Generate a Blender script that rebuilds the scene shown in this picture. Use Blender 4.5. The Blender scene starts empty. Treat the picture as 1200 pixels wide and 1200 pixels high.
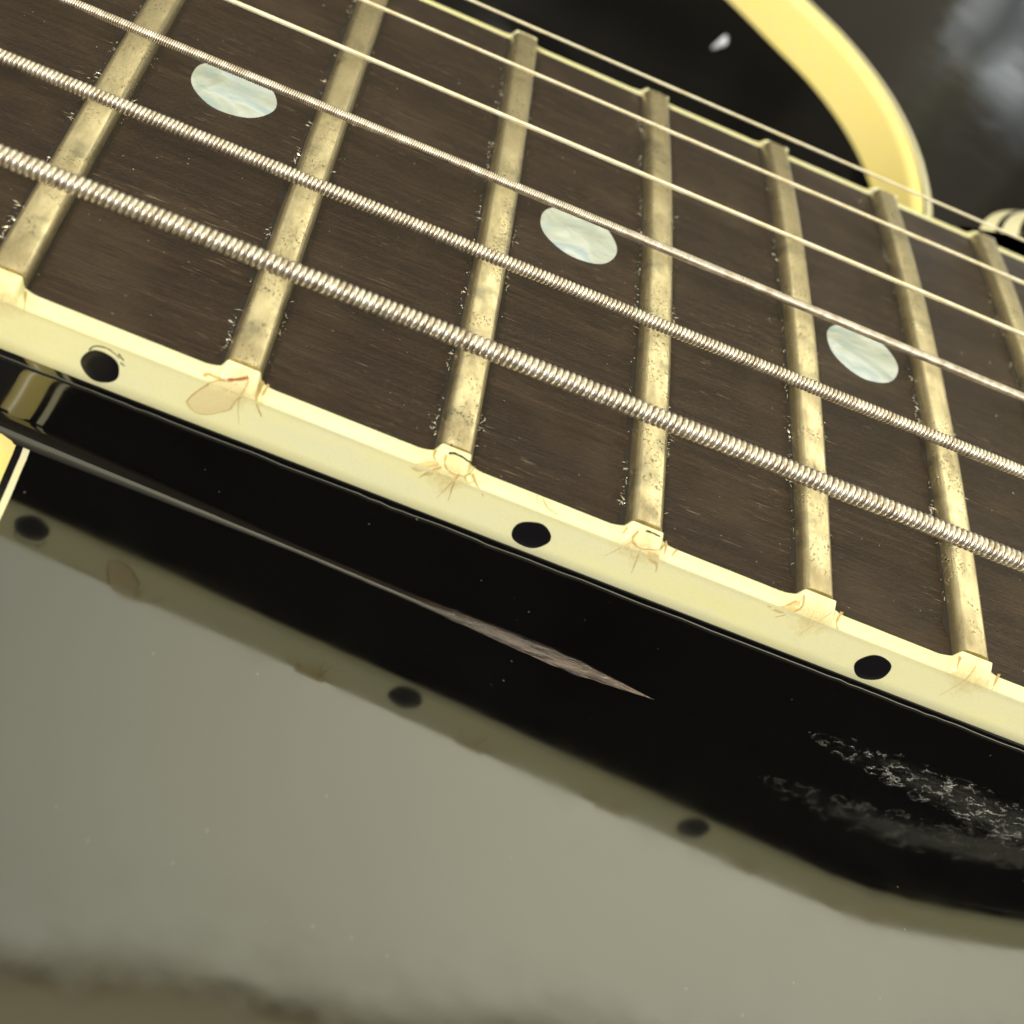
import bpy, bmesh, math, random
from mathutils import Vector, Matrix, noise, geometry
random.seed(7)
sc = bpy.context.scene
COL = sc.collection
MM = 0.001

# ------------------------------------------------------------------ camera
RM = ((0.91718095, 0.10925304, 0.38320083),
      (0.35767191, -0.64962191, -0.67086673),
      (0.17564143, 0.75236636, -0.63489759))
CP = Vector((-15.711, -90.235, 56.538)) * MM
cam_d = bpy.data.cameras.new('camera')
cam = bpy.data.objects.new('camera', cam_d)
COL.objects.link(cam)
rx, ry, rz = Vector(RM[0]), -Vector(RM[1]), -Vector(RM[2])
m3 = Matrix((rx, ry, rz)).transposed()
cam.matrix_world = Matrix.Translation(CP) @ m3.to_4x4()
cam_d.sensor_width = 36
cam_d.lens = 36 * 1744.3 / 1200
cam_d.shift_x = 56.3 / 1200
cam_d.shift_y = -116.9 / 1200
cam_d.clip_start = 0.002
cam_d.clip_end = 50
cam_d.dof.use_dof = True
cam_d.dof.focus_distance = 0.0965
cam_d.dof.aperture_fstop = 46
sc.camera = cam

# ------------------------------------------------------------------ world and sun
SUN_DIR = Vector((-0.60, -0.80, 0.68)).normalized()
SUN_EL = math.asin(SUN_DIR.z)
SUN_AZ = math.atan2(SUN_DIR.x, SUN_DIR.y)
w = bpy.data.worlds.new('World')
sc.world = w
w.use_nodes = True
nt = w.node_tree
nt.nodes.clear()
out = nt.nodes.new('ShaderNodeOutputWorld')
bg = nt.nodes.new('ShaderNodeBackground')
sky = nt.nodes.new('ShaderNodeTexSky')
sky.sky_type = 'NISHITA'
sky.sun_disc = False
sky.sun_elevation = SUN_EL
sky.sun_rotation = SUN_AZ
sky.air_density = 1.0
sky.dust_density = 6.0
sky.ozone_density = 0.6
# bright, slightly warm cloud cover over the clear sky
hs = nt.nodes.new('ShaderNodeHueSaturation'); hs.inputs['Saturation'].default_value = 0.35
nt.links.new(sky.outputs[0], hs.inputs['Color'])
tc = nt.nodes.new('ShaderNodeTexCoord')
nz = nt.nodes.new('ShaderNodeTexNoise'); nz.inputs['Scale'].default_value = 1.6; nz.inputs['Detail'].default_value = 4
nt.links.new(tc.outputs['Generated'], nz.inputs['Vector'])
cr = nt.nodes.new('ShaderNodeValToRGB')
cr.color_ramp.elements[0].position = 0.3; cr.color_ramp.elements[0].color = (0.80, 0.775, 0.57, 1)
cr.color_ramp.elements[1].position = 0.7; cr.color_ramp.elements[1].color = (1.0, 0.955, 0.67, 1)
sx = nt.nodes.new('ShaderNodeSeparateXYZ'); nt.links.new(tc.outputs['Generated'], sx.inputs[0])
mr = nt.nodes.new('ShaderNodeMapRange'); mr.interpolation_type = 'SMOOTHSTEP'
for k, v in enumerate((-0.4, 0.6, 12.0, 34.0)): mr.inputs[k+1].default_value = v
nt.links.new(sx.outputs[0], mr.inputs[0])
ml = nt.nodes.new('ShaderNodeVectorMath'); ml.operation = 'SCALE'
nt.links.new(cr.outputs[0], ml.inputs[0]); nt.links.new(mr.outputs[0], ml.inputs['Scale'])
nt.links.new(nz.outputs[0], cr.inputs[0])
mx = nt.nodes.new('ShaderNodeMixRGB'); mx.inputs[0].default_value = 0.85
nt.links.new(hs.outputs[0], mx.inputs[1]); nt.links.new(ml.outputs[0], mx.inputs[2])
nt.links.new(mx.outputs[0], bg.inputs['Color'])
bg.inputs['Strength'].default_value = 0.10
nt.links.new(bg.outputs[0], out.inputs['Surface'])

sd = bpy.data.lights.new('sun', 'SUN')
sd.energy = 3.0
sd.angle = math.radians(10)
sd.color = (1.0, 0.95, 0.87)
so = bpy.data.objects.new('sun', sd)
so.rotation_euler = SUN_DIR.to_track_quat('Z', 'Y').to_euler()
COL.objects.link(so)

sc.view_settings.view_transform = 'Standard'
sc.view_settings.look = 'None'
sc.view_settings.exposure = 0.0
sc.view_settings.gamma = 1.0
sc.cycles.max_bounces = 8

# ------------------------------------------------------------------ material helper
class NT:
    def __init__(s, name):
        s.m = bpy.data.materials.new(name); s.m.use_nodes = True
        s.t = s.m.node_tree; s.t.nodes.clear()
        s.out = s.n('ShaderNodeOutputMaterial'); s.b = s.n('ShaderNodeBsdfPrincipled')
        s.l(s.b.outputs[0], s.out.inputs[0])
        c = s.n('ShaderNodeTexCoord'); v = s.n('ShaderNodeVectorMath'); v.operation = 'SCALE'
        v.inputs['Scale'].default_value = 1000.0
        s.l(c.outputs['Object'], v.inputs[0]); s.co = v.outputs[0]     # coordinates in millimetres
        s.l_ = None
    def n(s, t): return s.t.nodes.new(t)
    def l(s, a, b): s.t.links.new(a, b)
    def put(s, v, i):
        if isinstance(v, bpy.types.NodeSocket): s.l(v, i)
        elif isinstance(v, (tuple, list)) and len(v) == 3 and i.type == 'RGBA': i.default_value = (*v, 1)
        elif i.type == 'RGBA' and isinstance(v, (int, float)): i.default_value = (v, v, v, 1)
        else: i.default_value = v
    def map(s, sx, sy, sz, rot=0, loc=(0, 0, 0)):
        m = s.n('ShaderNodeMapping'); s.l(s.co, m.inputs[0])
        m.inputs['Scale'].default_value = (sx, sy, sz); m.inputs['Rotation'].default_value = (0, 0, rot)
        m.inputs['Location'].default_value = loc
        return m.outputs[0]
    def noise(s, vec, scale=1, detail=3, rough=0.5, dist=0):
        x = s.n('ShaderNodeTexNoise'); s.l(vec, x.inputs['Vector']); x.inputs['Scale'].default_value = scale
        x.inputs['Detail'].default_value = detail; x.inputs['Roughness'].default_value = rough
        x.inputs['Distortion'].default_value = dist
        return x.outputs[0]
    def vor(s, vec, scale=1, feat='F1'):
        x = s.n('ShaderNodeTexVoronoi'); s.l(vec, x.inputs['Vector']); x.inputs['Scale'].default_value = scale
        x.feature = feat
        return x.outputs['Distance']
    def ramp(s, v, stops):
        r = s.n('ShaderNodeValToRGB'); s.l(v, r.inputs[0]); e = r.color_ramp.elements
        while len(e) < len(stops): e.new(0.5)
        for k, (p, c) in enumerate(stops):
            e[k].position = p
            e[k].color = (c, c, c, 1) if not isinstance(c, (tuple, list)) else (*c, 1)
        return r.outputs[0]
    def mix(s, f, a, b, mode='MIX'):
        x = s.n('ShaderNodeMixRGB'); x.blend_type = mode
        s.put(f, x.inputs[0]); s.put(a, x.inputs[1]); s.put(b, x.inputs[2]); return x.outputs[0]
    def math(s, op, a, b=0.0, c=None):
        x = s.n('ShaderNodeMath'); x.operation = op; s.put(a, x.inputs[0]); s.put(b, x.inputs[1])
        if c is not None: s.put(c, x.inputs[2])
        return x.outputs[0]
    def sep(s):
        x = s.n('ShaderNodeSeparateXYZ'); s.l(s.co, x.inputs[0]); return x.outputs
    def bump(s, h, dist_mm, strength=1.0, nrm=None):
        x = s.n('ShaderNodeBump'); s.l(h, x.inputs['Height']); x.inputs['Distance'].default_value = dist_mm * MM
        x.inputs['Strength'].default_value = strength
        if nrm is not None: s.l(nrm, x.inputs['Normal'])
        return x.outputs[0]
    def set(s, **k):
        for a, v in k.items(): s.put(v, s.b.inputs[a.replace('_', ' ')])
        return s.m

def mat_lacquer(name, wear):
    t = NT(name)
    fine = t.noise(t.map(1, 1, 1), 0.35, 3)
    dust = t.ramp(t.vor(t.map(1, 1, 1), 0.55), [(0.0, 1.0), (0.035, 0.6), (0.05, 0.0)])
    base = t.mix(dust, (0.0012, 0.0011, 0.0016), (0.10, 0.10, 0.09))
    sm = t.noise(t.map(0.5, 1.6, 1, 0.5), 0.09, 5, 0.6, 1.0)
    rgh = t.math('ADD', t.ramp(fine, [(0.3, 0.05), (0.75, 0.10)]), t.ramp(sm, [(0.45, 0.0), (0.7, 0.05)]))
    h = t.noise(t.map(1, 1, 1), 0.16, 2)
    nrm = t.bump(h, 0.05, 0.28)
    if wear:
        x, y, z = t.sep()
        # scuffed patch on the side of the heel, below the last side dot
        ax = t.math('DIVIDE', t.math('SUBTRACT', x, 46.0), 17.0)
        zc = t.math('ADD', t.math('MULTIPLY', t.math('SUBTRACT', x, 30.0), 0.085), 10.9)
        ay = t.math('DIVIDE', t.math('ADD', z, zc), 2.1)
        r = t.math('ADD', t.math('POWER', t.math('ABSOLUTE', ax), 2.0), t.math('POWER', t.math('ABSOLUTE', ay), 2.0))
        n1 = t.noise(t.map(0.6, 1, 1), 0.9, 5, 0.7)
        mk = t.ramp(t.math('SUBTRACT', t.math('ADD', t.math('MULTIPLY', n1, 1.5), 0.1), r), [(0.0, 0.0), (0.5, 0.25), (1.0, 1.0)])
        yk = t.ramp(t.math('ADD', y, 29.0), [(0.0, 0.0), (0.9, 1.0)])
        mk = t.math('MULTIPLY', mk, yk)
        n2 = t.noise(t.map(0.9, 1.5, 1.5), 1.7, 6, 0.8, 1.6)
        n6 = t.ramp(t.noise(t.map(0.7, 1.2, 1.2), 0.55, 3), [(0.42, 0.0), (0.60, 1.0)])
        yk = t.ramp(t.math('MULTIPLY', t.math('ADD', y, 29.0), 1.0), [(0.0, 0.12), (0.9, 1.0)])
        n3 = t.noise(t.map(0.8, 1.2, 1.2), 1.1, 4, 0.6, 1.5)
        g = t.ramp(n2, [(0.54, 0.0), (0.64, 1.0)])
        fl = t.math('MULTIPLY', mk, g)
        fine2 = t.ramp(t.noise(t.map(1.2, 2.0, 2.0), 3.4, 5, 0.85, 1.4), [(0.47, 0.0), (0.58, 1.0)])
        wv = t.n('ShaderNodeVectorMath'); wv.operation = 'MULTIPLY_ADD'
        nc = t.n('ShaderNodeTexNoise'); t.l(t.co, nc.inputs['Vector']); nc.inputs['Scale'].default_value = 1.3; nc.inputs['Detail'].default_value = 4
        t.l(nc.outputs['Color'], wv.inputs[0]); wv.inputs[1].default_value = (1.6, 1.6, 1.6); t.l(t.map(0.7, 1.1, 1.1), wv.inputs[2])
        edge = t.ramp(t.vor(wv.outputs[0], 1.0, 'DISTANCE_TO_EDGE'), [(0.0, 1.0), (0.05, 0.8), (0.10, 0.0)])
        brk = t.ramp(t.noise(t.map(0.8, 1, 1), 1.2, 5, 0.7), [(0.49, 0.0), (0.60, 1.0)])
        crk = t.math('MULTIPLY', edge, brk)
        fl = t.math('MAXIMUM', t.math('MULTIPLY', t.math('MULTIPLY', fl, fine2), 0.22), t.math('MULTIPLY', mk, crk))
        fl = t.math('MULTIPLY', t.math('MULTIPLY', fl, 1.0), t.math('MULTIPLY', yk, t.math('ADD', 0.12, n6)))
        base = t.mix(t.math('MULTIPLY', mk, t.math('MULTIPLY', n3, 0.3)), base, (0.020, 0.021, 0.024))
        base = t.mix(fl, base, (0.75, 0.75, 0.76))  # glints on the scuffs painted in as pale colour
        # bare wood showing through at the joint with the body
        bx = t.math('DIVIDE', t.math('SUBTRACT', x, 14.3), 5.6)
        by = t.math('DIVIDE', t.math('ADD', y, t.math('ADD', 27.45, t.math('MULTIPLY', x, 0.012))), 0.42)
        bz = t.math('DIVIDE', t.math('ADD', z, t.math('ADD', 12.1, t.math('MULTIPLY', x, 0.057))), 0.50)
        rb = t.math('ADD', t.math('POWER', t.math('ABSOLUTE', bx), 2.0), t.math('ADD', t.math('POWER', t.math('ABSOLUTE', by), 2.0), t.math('POWER', t.math('ABSOLUTE', bz), 2.0)))
        n4 = t.noise(t.map(0.22, 1.8, 1.8), 2.6, 5, 0.75, 0.5)
        mb = t.math('MULTIPLY', 0.0, t.ramp(t.math('SUBTRACT', t.math('ADD', 0.35, t.math('MULTIPLY', n1, 1.6)), rb), [(0.0, 0.0), (0.5, 0.35), (1.0, 1.0)]), t.ramp(n4, [(0.46, 0.0), (0.6, 1.0)]))
        base = t.mix(mb, base, (0.40, 0.31, 0.24))
        rgh = t.mix(t.math('MAXIMUM', t.math('MULTIPLY', mk, t.math('MULTIPLY', g, 0.22)), mb), rgh, 0.30)
        nrm = t.bump(t.math('ADD', t.math('MULTIPLY', mk, t.math('ADD', t.math('MULTIPLY', n2, 0.12), crk)), t.math('MULTIPLY', mb, n4)), 0.5, 1.0, nrm)
    return t.set(Base_Color=base, Roughness=rgh, IOR=1.68, Specular_IOR_Level=0.95, Normal=nrm)

def mat_fillet():
    # lacquer of the joint, rubbed through to the brown wood towards the heel
    t = NT('rubbed_joint')
    x, y, z = t.sep()
    st = t.noise(t.map(0.16, 2.6, 2.6), 1.6, 6, 0.75, 0.4)
    fr = t.noise(t.map(0.5, 2.2, 2.2), 2.0, 5, 0.75, 0.6)
    along = t.ramp(t.math('DIVIDE', t.math('ADD', x, 16.0), 36.0), [(0.0, 0.0), (0.5, 0.05), (0.8, 0.6), (1.0, 1.0)])
    k = t.math('MULTIPLY', along, t.ramp(st, [(0.38, 0.0), (0.62, 1.0)]))
    c = t.mix(k, (0.004, 0.003, 0.003), (0.27, 0.19, 0.135))
    hi = t.math('MULTIPLY', t.ramp(along, [(0.6, 0.0), (0.9, 1.0)]), t.ramp(fr, [(0.55, 0.0), (0.64, 1.0)]))
    c = t.mix(hi, c, (0.66, 0.58, 0.48))
    rg = t.math('ADD', 0.07, t.math('MULTIPLY', k, 0.30))
    return t.set(Base_Color=c, Roughness=rg, IOR=1.6, Specular_IOR_Level=0.8, Normal=t.bump(t.math('MULTIPLY', along, t.math('ADD', st, fr)), 0.25, 0.9))

def mat_cream(name, col, frets_at=None):
    t = NT(name)
    n = t.noise(t.map(0.25, 1, 1), 0.5, 4)
    c = t.mix(t.ramp(n, [(0.35, 0.0), (0.7, 1.0)]), col, (col[0]*1.04, col[1]*1.02, col[2]*0.86))
    f = t.noise(t.map(1, 1, 1), 6, 3)
    c = t.mix(t.ramp(f, [(0.3, 0.12), (0.6, 0.0)]), c, (col[0]*.75, col[1]*.68, col[2]*.5))
    if frets_at:
        x, y, z = t.sep()
        dm = None
        for fx in frets_at:
            d = t.math('ABSOLUTE', t.math('SUBTRACT', x, fx))
            dm = d if dm is None else t.math('MINIMUM', dm, d)
        zz = t.math('ABSOLUTE', t.math('ADD', z, 1.35))
        dd = t.math('ADD', t.math('MULTIPLY', dm, 0.55), t.math('MULTIPLY', zz, 0.62))
        nh = t.noise(t.map(1, 1, 1), 0.9, 5, 0.7, 1.2)
        nf = t.noise(t.map(1.5, 1, 0.7), 2.4, 4, 0.7, 2.0)
        hal = t.ramp(t.math('SUBTRACT', t.math('MULTIPLY', nh, 2.5), dd), [(0.05, 0.0), (0.9, 1.0)])
        hal = t.math('MULTIPLY', hal, t.ramp(nf, [(0.35, 0.15), (0.65, 0.8)]))
        c = t.mix(hal, c, (0.64, 0.49, 0.20))
    nrm = t.bump(t.noise(t.map(0.4, 1, 1), 0.8, 3), 0.04, 0.5)
    return t.set(Base_Color=c, Roughness=0.33, IOR=1.5, Normal=nrm, Subsurface_Weight=0.12,
                 Subsurface_Radius=(0.0012, 0.0009, 0.0004), Subsurface_Scale=1.0)

def mat_board():
    t = NT('rosewood')
    g1 = t.noise(t.map(0.05, 1.0, 1.0, 0.03), 2.2, 6, 0.65, 0.4)
    g2 = t.noise(t.map(0.12, 4.0, 4.0, 0.03), 2.5, 4, 0.7)
    c = t.ramp(g1, [(0.25, (0.020, 0.0115, 0.0075)), (0.5, (0.047, 0.028, 0.0175)), (0.72, (0.090, 0.055, 0.034))])
    c = t.mix(t.ramp(g2, [(0.35, 0.75), (0.62, 0.0)]), c, (0.012, 0.008, 0.0065))
    band = t.noise(t.map(0.02, 0.22, 0.22, 0.04), 1.0, 4, 0.6, 0.5)
    c = t.mix(t.ramp(band, [(0.35, 0.65), (0.62, 0.0)]), c, (0.022, 0.0125, 0.009))
    mot = t.noise(t.map(1, 1.6, 1.6), 5.5, 4, 0.75)
    c = t.mix(t.ramp(mot, [(0.36, 0.55), (0.55, 0.0)]), c, (0.010, 0.0065, 0.0045))
    c = t.mix(t.ramp(mot, [(0.58, 0.0), (0.74, 0.5)]), c, (0.12, 0.085, 0.055))
    worn = t.noise(t.map(1, 1, 1), 0.12, 3)
    c = t.mix(t.ramp(worn, [(0.50, 0.0), (0.70, 0.35)]), c, (0.085, 0.056, 0.034))
    dk = t.noise(t.map(0.35, 9.0, 9.0, 0.03, (3, 7, 1)), 1.0, 3, 0.6)
    c = t.mix(t.ramp(dk, [(0.60, 0.0), (0.68, 0.8)]), c, (0.006, 0.0035, 0.0025))
    pore = t.noise(t.map(0.5, 10.0, 10.0, 0.05), 1.0, 3, 0.6)
    clump = t.noise(t.map(1, 1, 1), 0.16, 3)
    pm = t.math('MULTIPLY', t.ramp(pore, [(0.64, 0.0), (0.70, 1.0)]), t.ramp(clump, [(0.48, 0.0), (0.62, 1.0)]))
    c = t.mix(t.math('MULTIPLY', pm, 0.7), c, (0.30, 0.24, 0.16))
    sp = t.ramp(t.vor(t.map(1, 1, 1), 0.9), [(0.0, 1.0), (0.04, 0.7), (0.06, 0.0)])
    c = t.mix(t.math('MULTIPLY', sp, 0.6), c, (0.35, 0.31, 0.24))
    h = t.math('ADD', g2, t.math('MULTIPLY', pore, 0.7))
    nrm = t.bump(h, 0.09, 0.8)
    rg = t.ramp(t.noise(t.map(0.3, 1, 1), 0.5, 4), [(0.3, 0.29), (0.7, 0.44)])
    return t.set(Base_Color=c, Roughness=rg, IOR=1.5, Specular_IOR_Level=0.26, Normal=nrm)

def mat_fret():
    t = NT('tarnished_fretwire')
    n1 = t.noise(t.map(1, 0.35, 1), 0.9, 5, 0.65)
    c = t.ramp(n1, [(0.3, (0.42, 0.36, 0.24)), (0.5, (0.64, 0.55, 0.36)), (0.7, (0.80, 0.70, 0.47))])
    g = t.noise(t.map(1, 1, 1), 0.28, 4, 0.6)
    c = t.mix(t.ramp(g, [(0.55, 0.0), (0.68, 0.75)]), c, (0.30, 0.28, 0.20))
    pitn = t.noise(t.map(1.6, 1.2, 1), 3.2, 4, 0.7)
    pk = t.noise(t.map(1, 1, 1), 0.45, 2)
    pit = t.math('MULTIPLY', t.ramp(pitn, [(0.57, 0.0), (0.62, 1.0)]), t.ramp(pk, [(0.46, 0.0), (0.62, 1.0)]))
    c = t.mix(t.math('MULTIPLY', pit, 0.85), c, (0.06, 0.045, 0.02))
    nrm = t.bump(t.math('SUBTRACT', t.math('MULTIPLY', n1, 0.6), pit), 0.05, 0.6)
    rg = t.ramp(n1, [(0.3, 0.42), (0.7, 0.24)])
    return t.set(Base_Color=c, Metallic=0.95, Roughness=rg, Normal=nrm)

def mat_wire(name, col, rough, dark, metal=1.0):
    t = NT(name)
    n = t.noise(t.map(1, 1, 1), 1.3, 4)
    c = t.mix(t.ramp(n, [(0.35, 0.0), (0.7, 1.0)]), col, dark)
    return t.set(Base_Color=c, Metallic=metal, Roughness=rough)

def mat_pearl():
    t = NT('mother_of_pearl')
    a = t.noise(t.map(0.35, 0.5, 0.5, 0.5), 0.7, 3, 0.5, 1.2)
    c = t.ramp(a, [(0.3, (0.31, 0.40, 0.42)), (0.45, (0.43, 0.47, 0.42)), (0.55, (0.50, 0.56, 0.55)), (0.7, (0.34, 0.44, 0.50))])
    nrm = t.bump(a, 0.3, 0.4)
    return t.set(Base_Color=c, Roughness=0.25, Normal=nrm, Specular_IOR_Level=0.8, Coat_Weight=0.3, Coat_Roughness=0.1)

def mat_plain(name, col, rough=0.4, metal=0.0, spec=0.5):
    t = NT(name)
    n = t.noise(t.map(1, 1, 1), 1.5, 3)
    c = t.mix(t.ramp(n, [(0.3, 0.0), (0.7, 1.0)]), col, tuple(v*0.8 for v in col))
    return t.set(Base_Color=c, Roughness=rough, Metallic=metal, Specular_IOR_Level=spec)

M_LAC = mat_lacquer('black_lacquer', False)
M_FIL = mat_fillet()
M_LACW = mat_lacquer('black_lacquer_scuffed', True)
M_BIND = mat_cream('aged_binding', (0.81, 0.79, 0.515), [628.0*(1-2**(-n/12))-628.0*(1-2**-1.5) for n in range(15, 23)])
M_BODYB = mat_cream('yellowed_body_binding', (0.90, 0.76, 0.30))
M_PLYW = mat_cream('pale_ply', (0.80, 0.76, 0.55))
M_PLYB = mat_plain('black_ply', (0.008, 0.007, 0.009), 0.25)
M_BOARD = mat_board()
M_FRET = mat_fret()
M_WOUND = mat_wire('nickel_winding', (0.90, 0.85, 0.79), 0.38, (0.54, 0.46, 0.38))
M_PLAIN = mat_wire('plain_steel', (0.97, 0.92, 0.76), 0.38, (0.85, 0.74, 0.50), 0.55)
M_PEARL = mat_pearl()
M_DOT = mat_plain('side_dot_black', (0.006, 0.005, 0.008), 0.3)
M_STAIN = mat_plain('tan_stain', (0.56, 0.38, 0.14), 0.6)
M_STAINL = mat_plain('pale_tan_stain', (0.66, 0.52, 0.24), 0.5)
M_FLAKE = mat_cream('peeled_flake', (0.74, 0.64, 0.38))
M_STAINP = mat_plain('amber_patch', (0.70, 0.55, 0.24), 0.45)
M_RUST = mat_plain('rust_mark', (0.36, 0.12, 0.035), 0.6)
M_CRACK = mat_plain('dark_crack_and_slot_shade', (0.02, 0.014, 0.01), 0.8)
M_CHIP = mat_plain('pale_chips', (0.62, 0.58, 0.48), 0.25, 0.4)

# ------------------------------------------------------------------ object helpers
root_loc = Vector((0, 0, -0.055))
guitar = bpy.data.objects.new('electric_guitar', None)
COL.objects.link(guitar)
guitar.location = root_loc
guitar['label'] = 'black electric guitar with cream bound dark fretboard, worn frets and six strings'
guitar['category'] = 'guitar'
guitar.empty_display_size = 0.02

def mesh(name, vs, fs, mat, parent=None, smooth=True, angle=35, label=None, kind=None):
    me = bpy.data.meshes.new(name)
    me.from_pydata([(x*MM, y*MM, z*MM) for x, y, z in vs], [], fs)
    me.validate()
    if smooth:
        me.shade_smooth()
        if angle: me.set_sharp_from_angle(angle=math.radians(angle))
    me.materials.append(mat)
    o = bpy.data.objects.new(name, me)
    COL.objects.link(o)
    if parent is not None:
        o.parent = parent
        if parent is guitar: o.location = -root_loc
    if label: o['label'] = label
    if kind: o['kind'] = kind
    return o

def fix_normals(o):
    bm = bmesh.new(); bm.from_mesh(o.data)
    bmesh.ops.recalc_face_normals(bm, faces=bm.faces)
    bm.to_mesh(o.data); bm.free()

def loft(rings, close_ring=False, caps=False):
    n = len(rings[0]); vs = [p for r in rings for p in r]; fs = []
    for i in range(len(rings)-1):
        for j in range(n if close_ring else n-1):
            k = (j+1) % n
            fs.append((i*n+j, (i+1)*n+j, (i+1)*n+k, i*n+k))
    if caps:
        fs.append(tuple(range(n))); fs.append(tuple((len(rings)-1)*n+j for j in reversed(range(n))))
    return vs, fs

def tube(path, rad, seg=8):
    rings = []
    for i, p in enumerate(path):
        a = Vector(path[max(i-1, 0)]); b = Vector(path[min(i+1, len(path)-1)])
        t = (b-a).normalized()
        u = t.cross(Vector((0, 0, 1)))
        if u.length < 1e-4: u = t.cross(Vector((0, 1, 0)))
        u.normalize(); v = t.cross(u)
        r = rad[i] if isinstance(rad, (list, tuple)) else rad
        rings.append([tuple(Vector(p) + r*(math.cos(2*math.pi*k/seg)*u + math.sin(2*math.pi*k/seg)*v)) for k in range(seg)])
    return loft(rings, True, True)

# ------------------------------------------------------------------ dimensions (mm)
SCALE = 628.0
XO = SCALE*(1-2**(-18/12))
def FX(n): return SCALE*(1-2**(-n/12)) - XO
def HW(x): return (43+14*(x+XO)/452)/2*0.989
RB = 305.0
def ZB(y): return math.sqrt(RB*RB-y*y)-RB
BT = 4.965
X0, X1 = -95.0, FX(22)+13.0
FH, FWD = 1.0, 2.35                     # fret height and width
BW = 1.16                               # binding thickness
frets = list(range(14, 23))
H0, HXT = 12.21, 0.0573
def ZBODY(x, y):
    z = -(H0 + HXT*x)
    if x > 34:
        u = min(x, 60)-34
        k = 0.006*u*u+max(0, min(x-60, 40))*0.02
        t = min(1, max(0, (10-y)/20)); z += k*t*t*(3-2*t)
    return z

# ------------------------------------------------------------------ fretboard
rings = []
x = X0
xs = []
while x < X1: xs.append(x); x += 2.0
xs.append(X1)
for x in xs:
    e = HW(x)-BW
    ring = [(x, -e, -BT)]
    for k in range(25):
        y = -e+2*e*k/24
        ring.append((x, y, ZB(y)))
    ring.append((x, e, -BT))
    rings.append(ring)
vs, fs = loft(rings, True, True)
board = mesh('fretboard', vs, fs, M_BOARD, guitar, angle=40); fix_normals(board)

# inlay dots
def disc(cx, cy, r, n=40, wob=0.0, zf=None, z0=0.0, lift=0.03, rings_n=4):
    vs = [(cx, cy, (zf(cy) if zf else z0)+lift)]; fs = []
    ph = random.random()*6
    for q in range(1, rings_n+1):
        for k in range(n):
            a = 2*math.pi*k/n
            rr = r*q/rings_n*(1+wob*math.sin(3*a+ph)+wob*0.6*math.sin(7*a+ph*2))
            xx, yy = cx+rr*math.cos(a), cy+rr*math.sin(a)
            vs.append((xx, yy, (zf(yy) if zf else z0)+lift))
    for k in range(n):
        fs.append((0, 1+k, 1+(k+1) % n))
    for q in range(rings_n-1):
        for k in range(n):
            a, b = 1+q*n+k, 1+q*n+(k+1) % n
            fs.append((a, a+n, b+n, b))
    b0 = 1+(rings_n-1)*n; m = len(vs)
    for k in range(n):
        v = vs[b0+k]; vs.append((v[0], v[1], v[2]-0.4))
    for k in range(n): fs.append((b0+k, m+k, m+(k+1) % n, b0+(k+1) % n))
    return vs, fs
for n in (15, 17, 19, 21):
    cx = (FX(n)+FX(n-1))/2
    vs, fs = disc(cx, 0.0, 3.05, 44, 0.012, ZB)
    o = mesh('inlay_dot', vs, fs, M_PEARL, board, angle=50); fix_normals(o)

# ------------------------------------------------------------------ binding with nubs over the fret ends
NUBV = {n: (random.Random(n*3).uniform(0.86, 1.0), random.Random(n*11).uniform(-0.12, 0.1)) for n in frets}
def nub(x):
    h = 0.0
    for n in frets:
        hh, dw = NUBV[n]
        d = abs(x-FX(n)-dw*0.5)
        a = FWD/2+dw
        if d < a-0.2: h = max(h, hh)
        elif d < a+0.16:
            t = (d-a+0.2)/0.36
            h = max(h, hh-(hh-0.22)*t*t*(3-2*t))
        elif d < a+1.1: h = max(h, 0.22*(1-(d-a-0.16)/0.94)**2)
    return h
def bprof(x, side):
    e = HW(x); h = nub(x); zo = ZB(e)
    j = noise.noise(Vector((x*0.5, side*3, 1)))*0.05
    top = h*FH
    outz = zo-0.14+h*0.10
    w_ = 0.03*noise.noise(Vector((x*0.15, side*2, 8)))
    return [(e-BW, -BT), (e-BW, ZB(e-BW)+top-0.05), (e-BW+0.06, ZB(e-BW)+top+0.0),
            (e-0.86+j-h*0.05, zo+top*0.97+0.02), (e-0.62+j-h*0.05, zo+top*0.84+0.0),
            (e-0.36+j*0.5, zo+top*0.58-0.01), (e-0.17+j*0.3, zo+top*0.34-0.06),
            (e-0.05, outz-0.05), (e+0.0, outz-0.30), (e+w_, -1.4), (e+w_*1.5, -2.6), (e+w_, -4.0), (e, -BT+0.12), (e-0.10, -BT)]
def YBIND(x, z):
    """distance of the outer binding surface from the centre line at height z"""
    p = bprof(x, -1)[3:13]
    if z >= p[0][1]: return p[0][0]
    for (y0, z0), (y1, z1) in zip(p, p[1:]):
        if z1 <= z <= z0:
            t = (z0-z)/max(1e-6, z0-z1); return y0+(y1-y0)*t
    return p[-1][0]
CPM = CP*1000
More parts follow.
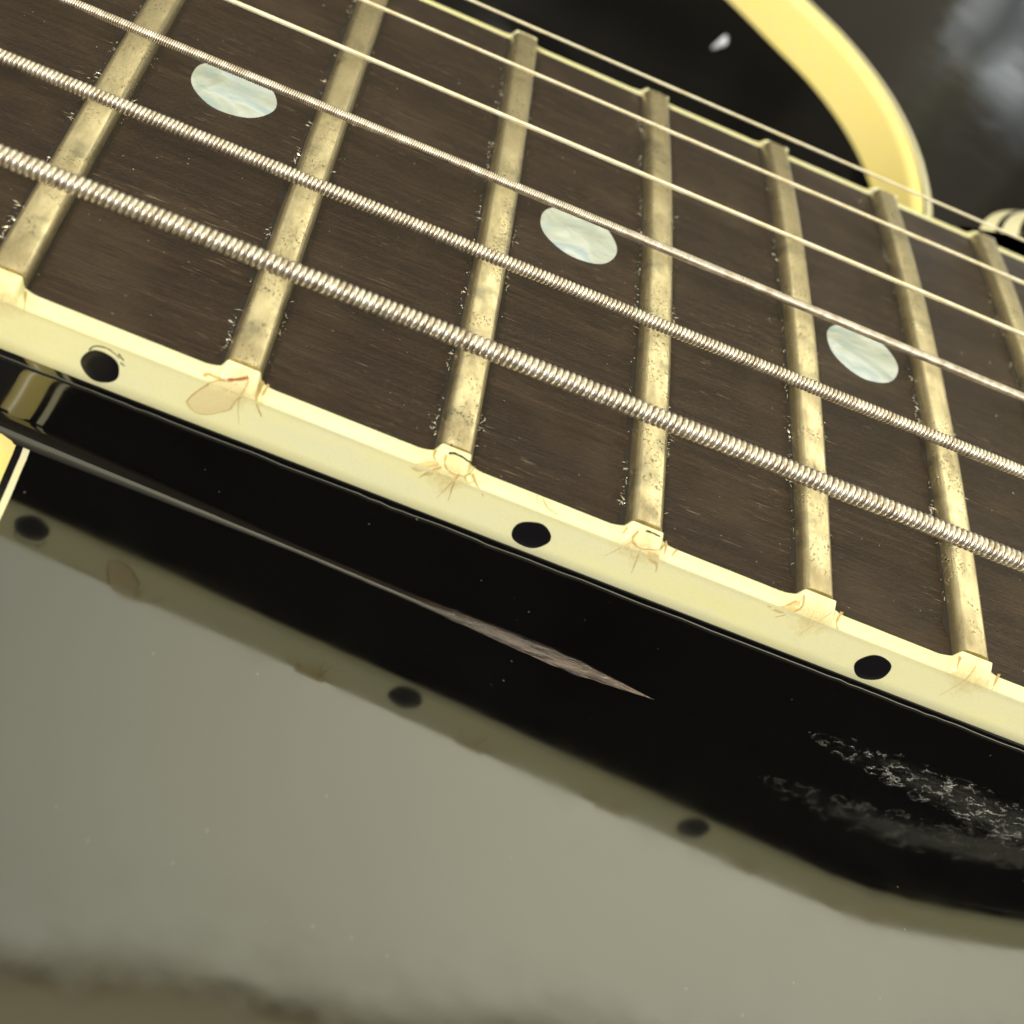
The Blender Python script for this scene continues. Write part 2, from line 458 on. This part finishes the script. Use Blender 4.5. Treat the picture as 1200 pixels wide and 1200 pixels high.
def SURF(x, z, lift):
    """point of the bass binding seen at (x, z) of its outer plane"""
    p = bprof(x, -1)
    if z <= p[8][1]: return (x, -YBIND(x, z)-lift, z)
    P = Vector((x, -HW(x), z)); d = (P-CPM).normalized()
    for k in range(120):
        q = P+d*(k*0.03)
        pr = bprof(q.x, -1); e = -q.y
        zt = -9
        pts = pr[1:10]
        for (y0, z0), (y1, z1) in zip(pts, pts[1:]):
            if (y0-e)*(y1-e) <= 0 and y0 != y1:
                zt = max(zt, z0+(z1-z0)*(e-y0)/(y1-y0))
        if e < pr[1][0]: break
        if q.z <= zt: break
    for dx in (-0.06, 0.06):
        pr = bprof(q.x+dx, -1); e = -q.y; pts = pr[1:10]
        for (y0, z0), (y1, z1) in zip(pts, pts[1:]):
            if (y0-e)*(y1-e) <= 0 and y0 != y1: zt = max(zt, min(q.z+0.08, z0+(z1-z0)*(e-y0)/(y1-y0)))
    return (q.x, q.y-lift*0.6, max(q.z, zt)+lift*1.3)
def binding(side):
    xs = set()
    x = X0
    while x < X1: xs.add(round(x, 3)); x += 1.0
    xs.add(X1)
    for n in frets:
        for k in range(-36, 37): xs.add(round(FX(n)+k*0.075, 4))
    rings = [[(x, side*y, z) for y, z in bprof(x, side)] for x in sorted(xs)]
    vs, fs = loft(rings, True, True)
    o = mesh('board_binding', vs, fs, M_BIND, guitar, angle=60); fix_normals(o)
    return o
bind_bass = binding(-1)
bind_treble = binding(1)

# side dots in the bass binding
for n in (15, 17, 19, 21):
    cx = (FX(n)+FX(n-1))/2 - {17: 0.55, 21: 0.1}.get(n, 0)
    e = HW(cx)
    vs = []; fs = []
    N = 36; r = 1.16; ph = n*1.7
    for q in (0.0, 0.55, 0.92, 1.0):
        for k in range(N):
            a = 2*math.pi*k/N
            rr = r*q*(1+0.03*math.sin(2*a+ph)+0.02*math.sin(5*a+ph))
            xx = cx+rr*math.cos(a)
            vs.append((xx, -HW(xx)-(0.03 if q < 0.95 else 0.0), -3.36+rr*math.sin(a)))
    for q in range(3):
        for k in range(N):
            a, b = q*N+k, q*N+(k+1) % N
            fs.append((a, b, b+N, a+N))
    o = mesh('side_dot', vs, fs, M_DOT, bind_bass, angle=60); fix_normals(o)

# ------------------------------------------------------------------ frets
def fret(n):
    xc = FX(n); e = HW(xc)-BW-0.13
    rnd = random.Random(n*13)
    prof = []
    hwf = FWD/2
    prof = [(-hwf, 0), (-hwf*0.97, 0.30), (-hwf*0.90, 0.62), (-hwf*0.80, 0.84), (-hwf*0.68, 0.94), (-hwf*0.62, 0.96), (-hwf*0.35, 0.985), (0, 1.0),
            (hwf*0.35, 0.985), (hwf*0.58, 0.965), (hwf*0.64, 0.94), (hwf*0.78, 0.80), (hwf*0.90, 0.56), (hwf*0.96, 0.30), (hwf, 0)]
    prof = [(-FWD/2, -0.3)]+prof+[(FWD/2, -0.3)]
    rings = []
    M = 90
    for i in range(M+1):
        y = -e+2*e*i/M
        wf = 1+0.02*noise.noise(Vector((y*0.3, n*3.1, 0)))
        dz = 0.03*noise.noise(Vector((y*0.35, n*7.7, 4)))
        # shallow grooves where the strings press
        g = 0
        ring = []
        for px, pz in prof:
            ring.append((xc+px*wf, y, ZB(y)+pz*(1+dz)-g))
        rings.append(ring)
    vs, fs = loft(rings, True, True)
    o = mesh('fret', vs, fs, M_FRET, guitar, angle=28); fix_normals(o)
for n in frets: fret(n)

# ------------------------------------------------------------------ chips along the fret slots
vs, fs = [], []
rnd = random.Random(3)
def chip(x, y, s, z):
    b = len(vs); a0 = rnd.random()*6.28
    L = s*(0.6+rnd.random()**2*3.2); W = s*0.45
    pts = [(L, 0, 0.02), (0, W, 0.05+rnd.random()*s*0.5), (-L, 0, 0.02), (0, -W, 0.01), (0, 0, 0.06+s*0.5*rnd.random())]
    for px, py, pz in pts:
        vs.append((x+px*math.cos(a0)-py*math.sin(a0), y+px*math.sin(a0)+py*math.cos(a0), z+pz))
    fs.extend([(b, b+1, b+4), (b+1, b+2, b+4), (b+2, b+3, b+4), (b+3, b, b+4), (b, b+3, b+2, b+1)])
for n in frets:
    for sd_ in (-1, 1):
        for k in range(420 if sd_ < 0 else 260):
            y = rnd.uniform(-25, 22)
            if rnd.random() > 0.06+2.2*max(0, noise.noise(Vector((y*0.28, n*2.3, sd_*5)))+0.05): continue
            if y > 0 and rnd.random() < 0.6: continue
            x = FX(n)+sd_*(FWD/2+0.10+abs(rnd.gauss(0, 0.16)))
            chip(x, y, rnd.uniform(0.02, 0.085)*(1.35 if y < -4 else 0.9), ZB(y))
for k in range(120):
    x, y = rnd.uniform(-36, 50), rnd.uniform(-25, 25)
    if min(abs(x-FX(n)) for n in frets) < 1.5: continue
    chip(x, y, rnd.uniform(0.02, 0.05), ZB(y))
mesh('wood_chips', vs, fs, M_CHIP, board, smooth=False, kind='stuff')

# ------------------------------------------------------------------ stains, cracks on the binding (bass side)
def resample(pts, k=5):
    out = []
    for i in range(len(pts)-1):
        p0, p1 = pts[i], pts[i+1]
        pm, pn = pts[max(0, i-1)], pts[min(len(pts)-1, i+2)]
        for j in range(k):
            t = j/k
            out.append(tuple(0.5*(2*p0[c]+(p1[c]-pm[c])*t+(2*pm[c]-5*p0[c]+4*p1[c]-pn[c])*t*t+(3*p0[c]-pm[c]-3*p1[c]+pn[c])*t**3) for c in (0, 1)))
    out.append(pts[-1])
    return out
def ribbon(pts, w, name, mat, lift=0.012, taper=0.8):
    """thin tapered mark lying on the outer face of the bass binding; pts are (x, z)"""
    pts = resample(pts); vs, fs = [], []; n = len(pts)
    for i, p in enumerate(pts):
        a = pts[max(0, i-1)]; b = pts[min(n-1, i+1)]
        dx, dz = b[0]-a[0], b[1]-a[1]; L = math.hypot(dx, dz) or 1
        ww = w*(1-taper*i/(n-1))*(0.85+0.7*noise.noise(Vector((p[0]*5, p[1]*5, w*50))))
        nx, nz = -dz/L*ww/2, dx/L*ww/2
        for s_ in (-1, 1):
            xx, zz = p[0]+s_*nx, p[1]+s_*nz
            vs.append(SURF(xx, zz, lift))
    for i in range(n-1): fs.append((2*i, 2*i+1, 2*i+3, 2*i+2))
    m = len(vs)
    vs += [(x, y+lift+0.05, z) for x, y, z in vs]
    for i in range(n-1):
        fs.append((m+2*i, m+2*i+2, m+2*i+3, m+2*i+1))
        fs.append((2*i, 2*i+2, m+2*i+2, m+2*i)); fs.append((2*i+1, m+2*i+1, m+2*i+3, 2*i+3))
    fs.append((0, m, m+1, 1)); fs.append((2*n-2, 2*n-1, m+2*n-1, m+2*n-2))
    o = mesh(name, vs, fs, mat, bind_bass, smooth=False); fix_normals(o)
    return o
def patch(pts, name, mat, lift=0.008):
    pts = resample(list(pts)+[pts[0]], 4)[:-1]
    cx = sum(p[0] for p in pts)/len(pts); cz = sum(p[1] for p in pts)/len(pts)
    vs, fs = [SURF(cx, cz, lift)], []
    n = len(pts)
    for q in (0.35, 0.7, 1.0):
        for x, z in pts:
            xx, zz = cx+(x-cx)*q, cz+(z-cz)*q
            vs.append(SURF(xx, zz, lift if q < 1 else 0.002))
    for k in range(n): fs.append((0, 1+k, 1+(k+1) % n))
    for q in range(2):
        for k in range(n):
            a, b = 1+q*n+k, 1+q*n+(k+1) % n
            fs.append((a, a+n, b+n, b))
    o = mesh(name, vs, fs, mat, bind_bass, angle=60)
    return o
flake = [(-12.87, 0.02), (-13.12, -0.31), (-13.8, -0.86), (-14.33, -1.09), (-14.89, -1.8), (-15.33, -2.69), (-15.55, -3.42), (-15.18, -3.82), (-14.62, -3.94),
         (-14.09, -3.69), (-13.54, -3.17), (-13.11, -2.75), (-13.03, -2.16), (-12.85, -1.46), (-12.77, -0.59)]
patch(flake, 'peeled_flake', M_FLAKE, 0.03)
ribbon(flake[6:]+flake[:1], 0.10, 'stain_line', M_STAINL, 0.035, 0.3)
ribbon(flake[:7], 0.13, 'stain_line', M_STAIN, 0.035, 0.6)
ribbon([(-12.85, -0.05), (-13.15, -0.35), (-13.55, -0.62), (-13.85, -0.75)], 0.2, 'stain_line', M_RUST, 0.045, 0.5)
MARKS = [
 ([(-12.72, -0.21), (-12.78, -1.42), (-12.74, -2.24), (-12.29, -3.58)], 0.12, 0), ([(-11.99, 0.1), (-11.99, -0.64), (-11.91, -1.43), (-11.26, -2.4)], 0.26, 1),
 ([(-15.17, -1.13), (-14.91, -0.87), (-14.38, -0.93), (-13.8, -0.7)], 0.2, 1), ([(-11.64, 0.05), (-11.7, -0.72), (-11.71, -0.96)], 0.14, 1),
 ([(-0.72, 0.05), (-0.56, -0.57), (-0.16, -1.01), (0.43, -1.12), (1.02, -0.80), (1.10, 0.05)], 0.14, 1), ([(-0.61, -1.0), (-1.04, -1.5), (-1.49, -2.4)], 0.14, 1),
 ([(0.52, -1.01), (0.53, -1.78), (0.76, -3.23)], 0.16, 1), ([(0.49, -1.03), (0.32, -2.16), (0.07, -3.35)], 0.12, 0), ([(1.22, -0.62), (1.75, -1.23), (2.47, -1.86)], 0.18, 1),
 ([(0.84, -1.02), (1.26, -1.37), (1.54, -0.96)], 0.16, 0), ([(-1.4, 0.0), (-1.3, -0.5), (-0.85, -0.85)], 0.16, 1),
 ([(11.62, 0.05), (11.62, -0.71), (12.06, -1.12), (12.57, -1.17), (13.37, -0.75), (13.5, -0.1)], 0.16, 1), ([(11.78, -0.73), (11.39, -1.64), (10.83, -2.8)], 0.12, 0),
 ([(12.45, -1.31), (12.67, -2.3), (12.89, -3.31)], 0.14, 0), ([(13.31, -1.2), (13.92, -2.0), (14.11, -2.5)], 0.22, 0), ([(13.45, 0.1), (13.65, -0.34), (13.85, -0.92)], 0.16, 1),
 ([(10.95, -0.1), (10.9, -0.7)], 0.12, 0), ([(14.3, -0.2), (14.3, -0.8)], 0.12, 1),
 ([(22.72, 0.1), (23.1, -1.05), (22.2, -2.37)], 0.2, 1), ([(22.6, -0.6), (22.0, -1.5), (21.3, -1.75)], 0.18, 1), ([(25.4, 0.0), (25.61, -0.95), (26.23, -1.71)], 0.18, 1), ([(24.89, -0.27), (24.64, -1.3), (24.25, -2.89)], 0.10, 0),
 ([(33.6, 0.1), (34.1, -0.98)], 0.16, 1), ([(34.89, -0.1), (35.06, -1.52), (34.6, -3.48)], 0.12, 0), ([(36.5, 0.0), (37.01, -1.53)], 0.16, 1),
 ([(-25.8, -0.2), (-25.57, -1.72)], 0.16, 1), ([(-28.3, -0.2), (-28.6, -1.6)], 0.14, 1), ([(5.6, -0.35), (6.2, -0.9), (6.9, -1.1)], 0.14, 0), ([(5.2, -0.3), (5.5, -0.9)], 0.10, 0),
]
for pts, w_, c_ in MARKS: ribbon(pts, w_*1.1, 'stain_line', M_STAIN if c_ else M_STAINL)
patch([(-0.72, -0.86), (-1.24, -0.75), (-1.78, -1.18), (-2.2, -1.75), (-1.7, -1.95), (-1.12, -1.35)], 'stain_patch', M_STAINP)
patch([(-0.55, -1.05), (-1.0, -1.35), (-1.35, -2.0), (-0.9, -1.8)], 'stain_patch', M_STAINP)
patch([(13.3, -1.1), (12.9, -1.2), (13.2, -1.75), (13.9, -1.9), (13.7, -1.3)], 'stain_patch', M_STAINP)
patch([(22.7, -0.4), (22.1, -1.4), (21.3, -1.75), (22.3, -1.9), (23.0, -1.1)], 'stain_patch', M_STAINP)
ribbon([(-0.62, 0.22), (-0.35, 0.36), (0.19, 0.33), (0.80, 0.12)], 0.13, 'crack', M_CRACK, 0.03, 0.4)
ribbon([(12.02, 0.27), (12.48, 0.29), (12.95, 0.24)], 0.09, 'crack', M_CRACK, 0.03, 0.4)
ribbon([(-21.6, -2.45), (-21.38, -2.02), (-20.8, -1.83), (-20.3, -1.95), (-19.85, -2.2)], 0.10, 'crack', M_CRACK, 0.02, 0.5)
ribbon([(-20.0, -1.9), (-19.62, -2.25)], 0.10, 'crack', M_CRACK, 0.02, 0.5)
ribbon([(-19.75, -2.5), (-19.45, -2.62)], 0.08, 'crack', M_CRACK, 0.02, 0.5)

# dark strips along the frets: slot grime, with the slot shadow painted in
vs, fs = [], []
for n in frets:
    e = HW(FX(n))-BW-0.05
    for sd_ in (-1, 1):
        b = len(vs)
        for k in range(81):
            y = -e+2*e*k/80
            w_ = (0.46 if sd_ < 0 else 0.28)*(0.75+1.2*noise.noise(Vector((y*0.6, n, sd_))))
            x = FX(n)+sd_*(FWD/2-0.05)
            vs += [(x, y, ZB(y)+0.02), (x+sd_*max(0.08, w_), y, ZB(y)+0.012)]
        for k in range(80): fs.append((b+2*k, b+2*k+1, b+2*k+3, b+2*k+2))
o = mesh('slot_grime_shade', vs, fs, M_CRACK, board, smooth=False, kind='stuff')

# ------------------------------------------------------------------ neck
rings = []
xn = [X0+(X1-X0)*i/220 for i in range(221)]
for x in xn:
    e = HW(x)
    wv = 0.10*noise.noise(Vector((x*0.31, 0, 0)))+0.07*noise.noise(Vector((x*1.3, 3, 0)))
    half = [(e-0.16, -BT-0.003), (e-0.24, -BT-0.25), (e-0.22, -BT-0.60+wv), (e-0.13, -BT-0.66+wv), (e-0.07, -BT-0.74+wv), (e-0.06, -BT-0.9+wv), (e-0.10, -6.3), (e-0.12, -8.0), (e-0.13, -12.0), (e-0.14, -15.6), (e-0.16, -15.9), (e-0.9, -17.2),
            (e-3.0, -19.2), (e-8.0, -22.5), (e-16.0, -25.0)]
    ring = [(x, -y, z) for y, z in half] + [(x, 0, -25.6)] + [(x, y, z) for y, z in reversed(half)]
    rings.append(ring)
vs, fs = loft(rings, True, True)
neck = mesh('neck', vs, fs, M_LACW, guitar, angle=32); fix_normals(neck)

# fillet of lacquer where the neck side meets the body top
rings = []
x = -26.4
while x < 19.6:
    e = HW(x)-0.12
    rf = 0.42+0.75*max(0, min(1, (-6-x)/17.0))
    if x > 2: rf += 0.30*min(1, (x-2)/10)
    rf += 0.10*noise.noise(Vector((x*0.9, 4, 2)))*min(1, max(0, (x+8)/14))
    if x > 13.5: rf = max(0.02, rf*(1-(x-13.5)/6.2))
    zb = ZBODY(x, -e)
    rings.append([(x, -(e-0.02)-rf*(1-math.cos(a)), zb+0.006+rf*(1-math.sin(a))) for a in [math.pi/2*k/10 for k in range(11)]])
    x += 0.4
vs, fs = loft(rings)
fil = mesh('heel_fillet', vs, fs, M_FIL, guitar, angle=0); fix_normals(fil)

# ------------------------------------------------------------------ body
def catmull(pts, k=10):
    out = []
    n = len(pts)
    for i in range(n):
        p0, p1, p2, p3 = (Vector(pts[(i+j-1) % n]) for j in range(4))
        for s in range(k):
            t = s/k
            out.append(0.5*((2*p1)+(-p0+p2)*t+(2*p0-5*p1+4*p2-p3)*t*t+(-p0+3*p1-3*p2+p3)*t**3))
    return out
# counter-clockwise seen from above, starting on the bass side of the neck
ctrl = [(-26.0, -24.0), (-25.9, -29.0), (-25.8, -36.0), (-26.7, -50.0), (-28.1, -70.0), (-24, -100), (-8, -132), (30, -150), (80, -146), (130, -140),
        (150, -60), (150, 60), (130, 140), (85, 152), (45, 162), (12, 156), (-2, 138), (4, 122), (21, 112.0), (32, 104.2), (39.8, 96.8), (44.8, 91.8), (48.5, 86), (51.0, 79.8),
        (52.5, 72.6), (52.9, 65.6), (52.5, 58.5), (51.0, 51.5), (48, 43), (44.0, 35), (38, 27), (32, 20), (20, 0), (-5, -10), (-20, -18)]
outline = catmull(ctrl, 8)
def offset(line, d):
    n = len(line); res = []
    for i in range(n):
        t = (line[(i+1) % n]-line[i-1]).normalized()
        dd = d if line[i].y < 0 or line[i].x > 70 else {2.1: 1.1, 2.55: 1.62, 2.95: 2.25}.get(d, d)      # the plies run thinner round the cutaway
        res.append(line[i]+Vector((-t.y, t.x))*dd)
    return res
# which stretch of the outline is bound (not under the neck)
def bindh(p):
    # the binding is deeper in the cutaway
    if p.y > 20 and p.x < 70: return 6.9
    return 6.0
def annulus(d0, d1, name, mat, zoff, skirt=False):
    A, B = offset(outline, d0), offset(outline, d1)
    n = len(A)
    rings = []
    for i in list(range(n))+[0]:
        a, b = A[i], B[i]
        za, zb_ = ZBODY(a.x, a.y)+zoff, ZBODY(b.x, b.y)+zoff
        r = []
        if skirt:
            t = (outline[(i+1) % n]-outline[i-1]).normalized(); nr = Vector((t.y, -t.x))
            h = bindh(a)
            r.append((a.x+0.3*-nr.x, a.y-0.3*nr.y, za-h))
            r.append((a.x, a.y, za-h))
            r.append((a.x, a.y, za-1.1))
            for k in range(1, 7):
                an = math.pi/2*k/6
                r.append((a.x-nr.x*1.1*(1-math.cos(an)), a.y-nr.y*1.1*(1-math.cos(an)), za-1.1+1.1*math.sin(an)))
        else:
            r.append((a.x, a.y, za-0.6)); r.append((a.x, a.y, za))
        r.append((b.x, b.y, zb_)); r.append((b.x, b.y, zb_-0.6))
        rings.append(r)
    vs, fs = loft(rings)
    o = mesh(name, vs, fs, mat, guitar, angle=35); fix_normals(o)
    return o
annulus(0.0, 2.1, 'body_binding', M_BODYB, 0.0, True)
annulus(2.1, 2.55, 'black_ply', M_PLYB, -0.03)
annulus(2.55, 2.95, 'pale_ply', M_PLYW, 0.01)

inner = offset(outline, 2.95)
verts2 = [Vector((p.x, p.y)) for p in inner]
edges2 = [(i, (i+1) % len(inner)) for i in range(len(inner))]
n0 = len(verts2)
def inside(px, py, poly):
    c = False; j = len(poly)-1
    for i in range(len(poly)):
        if ((poly[i].y > py) != (poly[j].y > py)) and (px < (poly[j].x-poly[i].x)*(py-poly[i].y)/(poly[j].y-poly[i].y)+poly[i].x): c = not c
        j = i
    return c
inn2 = offset(outline, 5.0)
gx = -30
while gx < 150:
    gy = -150
    while gy < 165:
        if inside(gx, gy, inn2): verts2.append(Vector((gx+0.01*gy, gy)))
        gy += 3
    gx += 3
res = geometry.delaunay_2d_cdt(verts2, edges2, [], 1, 1e-5)
vs = [(v.x, v.y, ZBODY(v.x, v.y)) for v in res[0]]
body = mesh('body', vs, [tuple(f) for f in res[2]], M_LACW, guitar, angle=0)
# rim
n = len(outline)
A = offset(outline, 0.12)
rings = []
for i in list(range(n))+[0]:
    p = A[i]; z = ZBODY(p.x, p.y)-bindh(p)+0.1
    rings.append([(p.x, p.y, z), (p.x, p.y, z-20), (p.x, p.y, -51), (p.x*0.995+0.3, p.y*0.98, -53.0)])
vs, fs = loft(rings)
rim = mesh('body_rim', vs, fs, M_LAC, guitar, angle=50); fix_normals(rim)

# pale patch on the horn rim, a reflected glint painted as colour
M_GLINT = mat_plain('painted_glint', (0.80, 0.85, 0.95), 0.25)
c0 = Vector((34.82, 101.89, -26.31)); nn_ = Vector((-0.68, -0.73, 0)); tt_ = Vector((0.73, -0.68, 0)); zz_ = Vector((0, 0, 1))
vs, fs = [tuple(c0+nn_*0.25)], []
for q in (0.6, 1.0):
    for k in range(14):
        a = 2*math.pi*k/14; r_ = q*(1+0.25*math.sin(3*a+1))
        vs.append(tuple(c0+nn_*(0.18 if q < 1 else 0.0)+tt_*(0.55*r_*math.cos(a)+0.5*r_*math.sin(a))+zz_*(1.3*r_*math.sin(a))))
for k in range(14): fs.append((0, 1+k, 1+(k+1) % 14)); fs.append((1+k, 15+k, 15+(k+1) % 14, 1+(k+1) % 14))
mesh('rim_glint', vs, fs, M_GLINT, rim, angle=60)

# ------------------------------------------------------------------ pickguard
pg = [(48.6, 28.9), (49.0, 32.5), (49.9, 36.2), (51.4, 40.0), (53.6, 43.2), (56.4, 45.4), (60, 46.8), (66, 48.0), (76, 50), (90, 53), (110, 57), (112, 29.2), (90, 29.0), (60, 28.9)]
pgo = catmull(pg[:11], 6)
pgl = [p for p in pgo[:6*10+1]] + [Vector(p) for p in pg[11:]]
def pgo_off(d):
    n = len(pgl); res = []
    for i in range(n):
        t1 = (pgl[i]-pgl[i-1]).normalized(); t2 = (pgl[(i+1) % n]-pgl[i]).normalized()
        t = (t1+t2).normalized(); nr = Vector((t.y, -t.x))
        res.append(pgl[i]+nr*d)
    return res
area = sum(pgl[i-1].x*pgl[i].y-pgl[i].x*pgl[i-1].y for i in range(len(pgl)))
SG = 1 if area < 0 else -1
def layer(d0, d1, z0, z1, name, mat, parent, cap=False):
    a, b = pgo_off(SG*d0), pgo_off(SG*d1)
    if name == 'pickguard': pass
    r0 = [(p.x, max(p.y, 28.8), z0) for p in a]; r1 = [(p.x, max(p.y, 28.8), z1) for p in b]
    vs, fs = loft([r0, r1], True, False)
    if cap: fs.append(tuple(range(len(a), 2*len(a))))
    fs.append(tuple(reversed(range(len(a)))))
    o = mesh(name, vs, fs, mat, parent, angle=40); fix_normals(o)
    return o
PGZ = -5.3
pgm = layer(2.9, 3.3, PGZ+2.5, PGZ+2.8, 'pickguard', M_LAC, guitar, True)
def sub(o):
    return o
for d0, d1, z0, z1, nm, mt in ((0, 1.15, 0, 1.0, 'pale_ply', M_PLYW), (1.15, 1.65, 1.0, 1.4, 'black_ply', M_PLYB), (1.65, 2.9, 1.4, 2.5, 'pale_ply', M_PLYW)):
    layer(d0, d1, PGZ+z0, PGZ+z1, nm, mt, pgm, False)

# ------------------------------------------------------------------ strings
STR = [(-21.57, 3.76, -22.48, 4.53), (-12.94, 4.03, -13.49, 4.73), (-4.31, 4.06, -4.50, 4.67),
       (4.31, 3.85, 4.50, 4.34), (12.94, 3.39, 13.49, 3.75), (21.57, 2.68, 22.48, 2.89)]
SPEC = [(1.25, 0.385), (0.93, 0.285), (0.68, 0.15), (0.35, 0), (0.29, 0), (0.24, 0)]
def spt(i, x):
    a, ha, b, hb = STR[i]; t = (x+30)/75
    y = a+(b-a)*t
    y0 = (a+b)/2
    return y, ha+(hb-ha)*t
for i in range(6):
    D, wr = SPEC[i]
    xa, xb = (-70, 75) if i > 2 else (-62, 70)
    ya, za = spt(i, xa); yb, zb_ = spt(i, xb)
    P0, P1 = Vector((xa, ya, za)), Vector((xb, yb, zb_))
    core_r = D/2-wr*0.9 if wr else D/2
    vs, fs = tube([tuple(P0.lerp(P1, k/12)) for k in range(13)], core_r, 12)
    s = mesh('guitar_string', vs, fs, M_PLAIN, guitar, angle=60); fix_normals(s)
    if wr:
        ax = (P1-P0).normalized(); u = ax.cross(Vector((0, 0, 1))).normalized(); v = u.cross(ax)
        R_ = D/2-wr/2; L = (P1-P0).length
        seg = 16 if i < 2 else 12; ns = 8 if i < 2 else 6
        turns = int(L/(wr*1.02)); tot = turns*seg
        vs, fs = [], []
        rn = random.Random(i)
        jit = [rn.uniform(-1, 1) for _ in range(turns+2)]
        for q in range(tot+1):
            th = 2*math.pi*q/seg
            tt = q/seg
            k = int(tt); fr = tt-k
            jv = (jit[k]*(1-fr)+jit[k+1]*fr)
            c = P0+ax*(L*tt/turns+jv*wr*0.05)
            er = u*math.cos(th)+v*math.sin(th)
            cc = c+er*(R_+jv*0.006)
            for m in range(ns):
                a = 2*math.pi*m/ns
                vs.append(tuple(cc+er*(wr/2*math.cos(a))+ax*(wr/2*0.98*math.sin(a))))
        for q in range(tot):
            for m in range(ns):
                m2 = (m+1) % ns
                fs.append((q*ns+m, q*ns+m2, (q+1)*ns+m2, (q+1)*ns+m))
        wob = mesh('winding', vs, fs, M_WOUND, s, angle=0)

# ------------------------------------------------------------------ surface under the guitar
g = 3000
NG = 40
vs, fs = [], []
tbl = NT('dark_cloth')
nn = tbl.noise(tbl.map(1, 1, 1), 0.03, 5)
m_tbl = tbl.set(Base_Color=tbl.ramp(nn, [(0.3, (0.02, 0.017, 0.014)), (0.7, (0.05, 0.044, 0.036))]), Roughness=0.85)
vs = [(-g, -g, -55), (g, -g, -55), (g, g, -55), (-g, g, -55)]
gr = mesh('ground', vs, [(0, 1, 2, 3)], m_tbl, None, smooth=False, kind='structure')

# ------------------------------------------------------------------ dark draped curtain and grey blue cloth behind, seen in the lacquer
def cloth_mat(name, c0, c1):
    t = NT(name)
    a = t.noise(t.map(1, 1, 1), 0.012, 4)
    b = t.noise(t.map(1, 1, 1), 0.5, 3)
    c = t.mix(t.ramp(a, [(0.3, 0.0), (0.7, 1.0)]), c0, c1)
    c = t.mix(t.ramp(b, [(0.3, 0.2), (0.7, 0.0)]), c, tuple(v*0.6 for v in c0))
    return t.set(Base_Color=c, Roughness=0.9, Normal=t.bump(b, 1.0, 0.5))
def drape(name, x0, x1, z0, z1, y0, amp, scale, mat, label, cat, lean=0.0, crumple=0.0, nx=140, nz=50):
    fr, bk = [], []
    for j in range(nz+1):
        for i in range(nx+1):
            x = x0+(x1-x0)*i/nx; z = z0+(z1-z0)*j/nz
            v = Vector((x*scale, z*scale*(0.15+crumple), 2.3))
            d = noise.noise(v)*amp+noise.noise(v*2.3)*amp*0.45+crumple*amp*0.5*(1-abs(noise.noise(v*3.1))*3)
            zt = z+noise.noise(Vector((x*0.006, 5, 1)))*25*(j/nz)
            fr.append((x, y0+d+lean*(z-z0), zt)); bk.append((x, y0+d+lean*(z-z0)+3, zt))
    n = len(fr); W = nx+1; fs = []
    for j in range(nz):
        for i in range(nx):
            a = j*W+i
            fs.append((a, a+1, a+W+1, a+W)); fs.append((n+a, n+a+W, n+a+W+1, n+a+1))
    o = mesh(name, fr+bk, fs, mat, None, angle=0)
    o['label'] = label; o['category'] = cat
    return o
drape('off_view_drape', -900, 1300, -55, 330, 520, 60, 0.016, cloth_mat('dark_drape', (0.07, 0.06, 0.05), (0.19, 0.18, 0.15)),
      'dark drape hanging in folds behind the guitar, mirrored in its lacquer', 'curtain')
drape('grey_blue_cloth', 205, 900, -55, 84, 400, 34, 0.034, cloth_mat('grey_denim', (0.55, 0.63, 0.74), (0.88, 0.93, 1.0)),
      'crumpled grey blue cloth lying in front of the dark drape', 'cloth', 0.35, 0.8)
drape('off_view_drape', -190, 1100, -55, 800, -520, 24, 0.020, bpy.data.materials['dark_drape'],
      'dark drape added behind the camera, darkening the reflection in the neck', 'curtain')  # unseen, added to darken the neck's reflection in place of a person

# ------------------------------------------------------------------ canvas sheet added overhead, out of view, to darken the body top's reflection
t = NT('added_canvas')
cn = t.noise(t.map(1, 1, 1), 0.004, 4)
t.set(Base_Color=t.mix(t.ramp(cn, [(0.3, 0.0), (0.7, 1.0)]), (0.34, 0.30, 0.20), (0.42, 0.37, 0.25)), Roughness=0.9)
tr = t.n('ShaderNodeBsdfTranslucent'); tr.inputs[0].default_value = (0.80, 0.72, 0.52, 1)
ms = t.n('ShaderNodeMixShader'); ms.inputs[0].default_value = 0.5
t.l(t.b.outputs[0], ms.inputs[1]); t.l(tr.outputs[0], ms.inputs[2]); t.l(ms.outputs[0], t.out.inputs[0])
rows = []
for j in range(13):
    u = j/12; row = []
    for i in range(41):
        x = -1100+2300*i/40
        yf = 672+(x-204)*0.212
        y = -150+(yf+150)*(1-u)
        row.append((x, y+noise.noise(Vector((x*0.004, 1, 1)))*22*(1-u), 1500-25*math.sin(math.pi*u)+noise.noise(Vector((x*0.004, u*2, 7)))*20))
    rows.append(row)
vs, fs = loft(rows)
aw = bpy.data.objects.new('added_overhead_canvas', None); COL.objects.link(aw)
aw['label'] = 'pale canvas sheet added out of view overhead, darkening the reflection in the body'; aw['category'] = 'awning'
mesh('added_canvas_sheet', vs, fs, t.m, aw, angle=0)
vs, fs = tube(rows[0], 14, 8)
mesh('added_canvas_hem', vs, fs, t.m, aw, angle=0)
